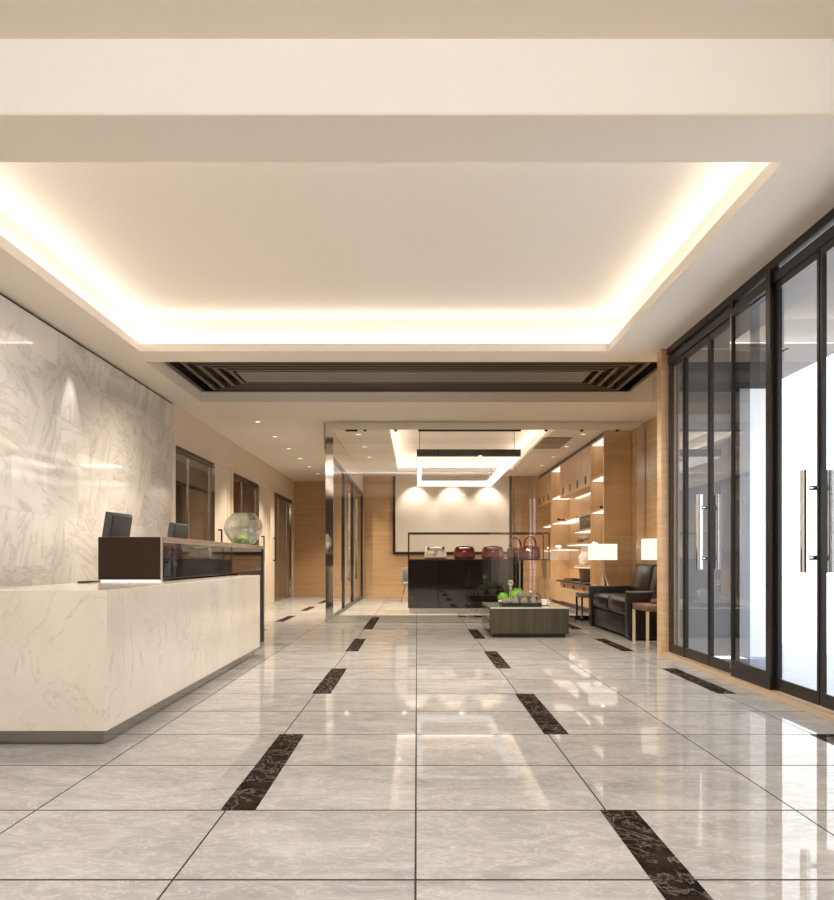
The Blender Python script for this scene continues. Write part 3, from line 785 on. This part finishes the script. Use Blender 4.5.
ub(cs,XF+.05,3.819,16.925,20.475,0,.10).build('plinth', BLACKM, cs, smooth=False)
for i in range(3):
    dd = ub(cs,XF,XF+.02,16.93+i*1.18,16.93+(i+1)*1.18-.012,.11,.55,.002).build('door', WOODV, cs, smooth=False)
    ub(cs,XF-.015,XF,17.45+i*1.18,17.6+i*1.18,.44,.50).build('handle', BOXBR, dd, smooth=False)
cs2 = unit('base_cabinet', 21.92, 24.2, 'low oak base cabinet in the far corner by the feature wall')
ub(cs2,XF+.02,3.819,21.925,24.195,.10,.60).build('carcass', WOOD, cs2, smooth=False)
ub(cs2,XF+.05,3.819,21.925,24.195,0,.10).build('plinth', BLACKM, cs2, smooth=False)
for i in range(2):
    ub(cs2,XF,XF+.02,21.93+i*1.13,21.93+(i+1)*1.13-.012,.11,.59,.002).build('door', WOODV, cs2, smooth=False)
# shelf contents
bx = empty('storage_box', (3.62,18.0,1.701), 'dark brown lidded storage box on the lit floating shelf', 'box')
MB().box(-.15,.15,-.6,.6,0,.22,.006).build('body', BOXBR, bx); MB().box(-.155,.155,-.605,.605,.22,.27,.006).build('lid', BOXBR, bx)
MB().box(-.16,-.15,-.06,.06,.10,.13).build('label_plate', SATIN, bx, smooth=False)
def book(loc, sx, sy, sz, mat, label, group=None):
    r = empty('book', loc, label, 'book', group)
    MB().box(-sx/2,sx/2,-sy/2,-sy/2+.004,0,sz).box(-sx/2,sx/2,sy/2-.004,sy/2,0,sz).box(-sx/2,-sx/2+.004,-sy/2,sy/2,0,sz).build('cover', mat, r, smooth=False)
    MB().box(-sx/2+.004,sx/2-.006,-sy/2+.004,sy/2-.004,.004,sz-.006).build('page_block', WHITEP, r, smooth=False); return r
book((3.62,18.78,1.701), .24,.16,.34, WHITEP, 'thick white book standing at the far end of the brown storage box')
book((3.60,15.95,2.611), .22,.08,.30, WHITEP, 'white book standing alone on the top shelf of the nearest unit')
book((3.60,20.75,2.611), .22,.10,.30, WHITEP, 'white book standing alone on the top shelf of the second narrow unit')
b = MB().lathe([(.07,0),(.10,.02),(.125,.12),(.12,.2),(.075,.28),(.08,.31),(.07,.31),(.06,.27)], seg=22)
tag(b.build('ceramic_vase', WHITEC, loc=(3.60,18.75,.941)), 'white ceramic vase on the low floating shelf above the dark countertop', 'vase')
b = MB().lathe([(.10,0),(.115,.01),(.14,.24),(.145,.27),(.13,.27),(.105,.03)], seg=24)
tag(b.build('brown_planter', BOXBR, loc=(3.50,18.1,.601)), 'round dark brown planter on the dark base cabinet top', 'planter')
tr2 = MB().box(-.14,.14,-.5,.5,0,.012,.003).box(-.14,-.13,-.5,.5,.012,.04).box(.13,.14,-.5,.5,.012,.04).box(-.13,.13,-.5,-.49,.012,.04).box(-.13,.13,.49,.5,.012,.04)
tag(tr2.build('shallow_tray', BLACKM, loc=(3.48,19.3,.601), smooth=False), 'shallow black tray on the base cabinet beside the brown planter', 'tray')
b = MB()
for i in range(6): b.ball((random.uniform(-.06,.06), -.35+i*.14, .05+.03*math.sin(i*2)), .075, 2, .9, 1.5, .7, .12)
tag(b.build('driftwood_piece', CONE, loc=(3.62,19.2,1.455)), 'long grey driftwood ornament lying on a floating shelf', 'ornament')
for yy, lab in ((16.0,'small black figurine lying on the middle shelf of the nearest unit'),(20.8,'small black figurine lying on the middle shelf of the second narrow unit')):
    b = MB().tube([(-.10,0,.02),(.02,.0,.03),(.12,.02,.02)],.018,8).ball((-.12,0,.035),.034,2)
    o = b.build('figurine', BLACKM, loc=(3.5,yy,1.991)); tag(o, lab, 'figurine')

# ------------------------------------------------------------------ pendant light in the lounge
pl = empty('pendant_light', (.95, 19.2, 2.95), 'large rectangular pendant light with black sides and glowing underside', 'pendant light')
hx, hy, w = .955, 3.2, .11
for nm, a in (('x',(-hx,hx,-hy,-hy+w)),('x',(-hx,hx,hy-w,hy)),('y',(-hx,-hx+w,-hy+w,hy-w)),('y',(hx-w,hx,-hy+w,hy-w))):
    f_ = MB().box(*a,0,.135).build('bar', BLACKM, pl, smooth=False)
    i = .008
    inn = {'x0':(a[0],a[1],a[3]+.0005,a[3]+.008),'x1':(a[0],a[1],a[2]-.008,a[2]-.0005),'y0':(a[1]+.0005,a[1]+.008,a[2]+.01,a[3]-.01),'y1':(a[0]-.008,a[0]-.0005,a[2]+.01,a[3]-.01)}[nm+('0' if (a[2]<-2 if nm=='x' else a[0]<0) and True else '1')] if True else None
    MB().box(*inn,.004,.131).build('inner_diffuser', LEDP, f_, smooth=False)
    MB().box(a[0]+i,a[1]-i,a[2]+i,a[3]-i,-.012,-.0005).build('diffuser', LEDP, f_, smooth=False)
b = MB()
for x in (-.82,.82):
    for y in (-2.6,2.6):
        b2 = MB().tube([(x if abs(x)>hx-w else (hx-w/2)*(1 if x>0 else -1),y,.135),(x if abs(x)>hx-w else (hx-w/2)*(1 if x>0 else -1),y,ZU-2.95)],.006,6).build('suspension_wire', BLACKM, pl)

# ceiling vent
v = empty('ceiling_vent', (2.68, 17.3, ZC-.012), 'taupe louvred air vent in the lounge ceiling beside the bright coffer', 'vent')
ring(-.27,.27,-.8,.8,.03,-.004,.010).build('frame', VENT, v, smooth=False)
b = MB()
for i in range(14): b.box(-.24+i*.0345,-.24+i*.0345+.018,-.77,.77,0,.010)
b.build('louvre', VENT, v, smooth=False)

# downlights
proto = empty('downlight', (-2.67,14.63,ZC-.012), '', 'ceiling light')
MB().lathe([(.062,.0),(.065,.010),(.045,.0105),(.042,.002)], seg=24, cap0=False, cap1=False).build('trim_ring', WHITEP, proto)
MB().lathe([(.0415,.004),(.0415,.0105)], seg=20).build('lens', LENS, proto)
n = 0
def dl(x, y, label, group, e=28, tgt=None, ang=75, col=(1,.84,.64)):
    global n
    o = proto if n == 0 else copy_tree(proto)
    o.location = (x,y,ZC-.012); o['label'] = label; o['group'] = group; n += 1
    light('SPOT', (x,y,ZC-.05), e, col, tgt or (x,y,0), .04, ang, .7)
ordn = ['nearest','second nearest','third','fourth','fifth','farthest']
for i in range(6): dl(-2.67, 14.63+1.76*i, ordn[i]+' of the six downlights along the passage ceiling', 'passage downlights', 300, (-2.15,14.63+1.76*i,0), 112)
ord4 = ['nearest','second','third','farthest']
for i in range(4): dl(3.06, 16.06+1.77*i, ord4[i]+' downlight in the row before the oak shelving', 'shelving downlights', 85, (2.3,16.06+1.77*i,0), 75)
for i in range(3): dl(-1.08, 16.1+1.77*i, ['nearest','middle','farthest'][i]+' downlight in the lounge ceiling beside the dark framed side doors', 'lounge side downlights', 230, (-.7,16.1+1.77*i,0), ang=110)
for i, x in enumerate((-.05,.97,1.99)): dl(x, 23.85, ['left','middle','right'][i]+' downlight washing the white feature wall', 'feature wall downlights', 60, (x,24.25,.9), 95, (1,.9,.76))

# added fill lamps without fittings, plus marble wall spot and table lamp bulbs
WARM = (1,.90,.78); WARMR = (1,.87,.70)
light('SPOT', (-3.35,9.05,ZC-.03), 25, (1,.94,.86), (-3.6,9.05,1.8), .03, 45, .5)
for x in (-2.2, -.4, 1.4):
    
    light('SPOT', (x,1.6,ZU-.06), 300, (1,.95,.89), (x,1.6,0), .10, 160, 1)  # added fill in the unseen front coffer
    light('POINT', (x,2.1,ZU-.06), 32, (1,.97,.93), size=.06)  # added fill to lift the beam face
for x in (-2.0,-.4,1.2):
    light('SPOT', (x,7.4,ZU-.05), 230, WARM, (x,7.4,0), .12, 150, 1)  # added fill inside the main coffer
for x in (-2.2,-.4,1.4):
    light('SPOT', (x,10.05,ZC-.03), 260, WARMR, (x,10.6,0), .04, 150, 1)  # added fill, this soffit has no fittings
for y in (17.2,20.6): light('SPOT', (1.0,y,ZU-.05), 560, WARMR, (1.0,y,0), .1, 150, 1)  # added fill for the lounge
light('SPOT', (3.2,12.4,ZC-.05), 90, WARMR, (3.2,12.4,0), .06, 130, 1)  # added fill over the sofa
light('SPOT', (3.2,10.4,ZC-.05), 40, WARM, (3.1,10.4,0), .06, 120, 1)  # added fill over the near side table
for x,y in ((3.06,14.37),(3.02,10.8)): light('POINT', (x,y,1.30), 9, (1,.80,.52), size=.06)

# world
w = bpy.data.worlds.new('world'); sc.world = w; w.use_nodes = True
bg = w.node_tree.nodes['Background']; bg.inputs[0].default_value = (.92,.96,1.0,1); bg.inputs[1].default_value = 3.2

sc.view_settings.view_transform = 'Standard'
sc.view_settings.exposure = 0.5
cy = sc.cycles
cy.max_bounces = 12; cy.diffuse_bounces = 5; cy.glossy_bounces = 6; cy.transparent_max_bounces = 24; cy.transmission_bounces = 8
cy.sample_clamp_indirect = 6; cy.caustics_reflective = False; cy.caustics_refractive = False
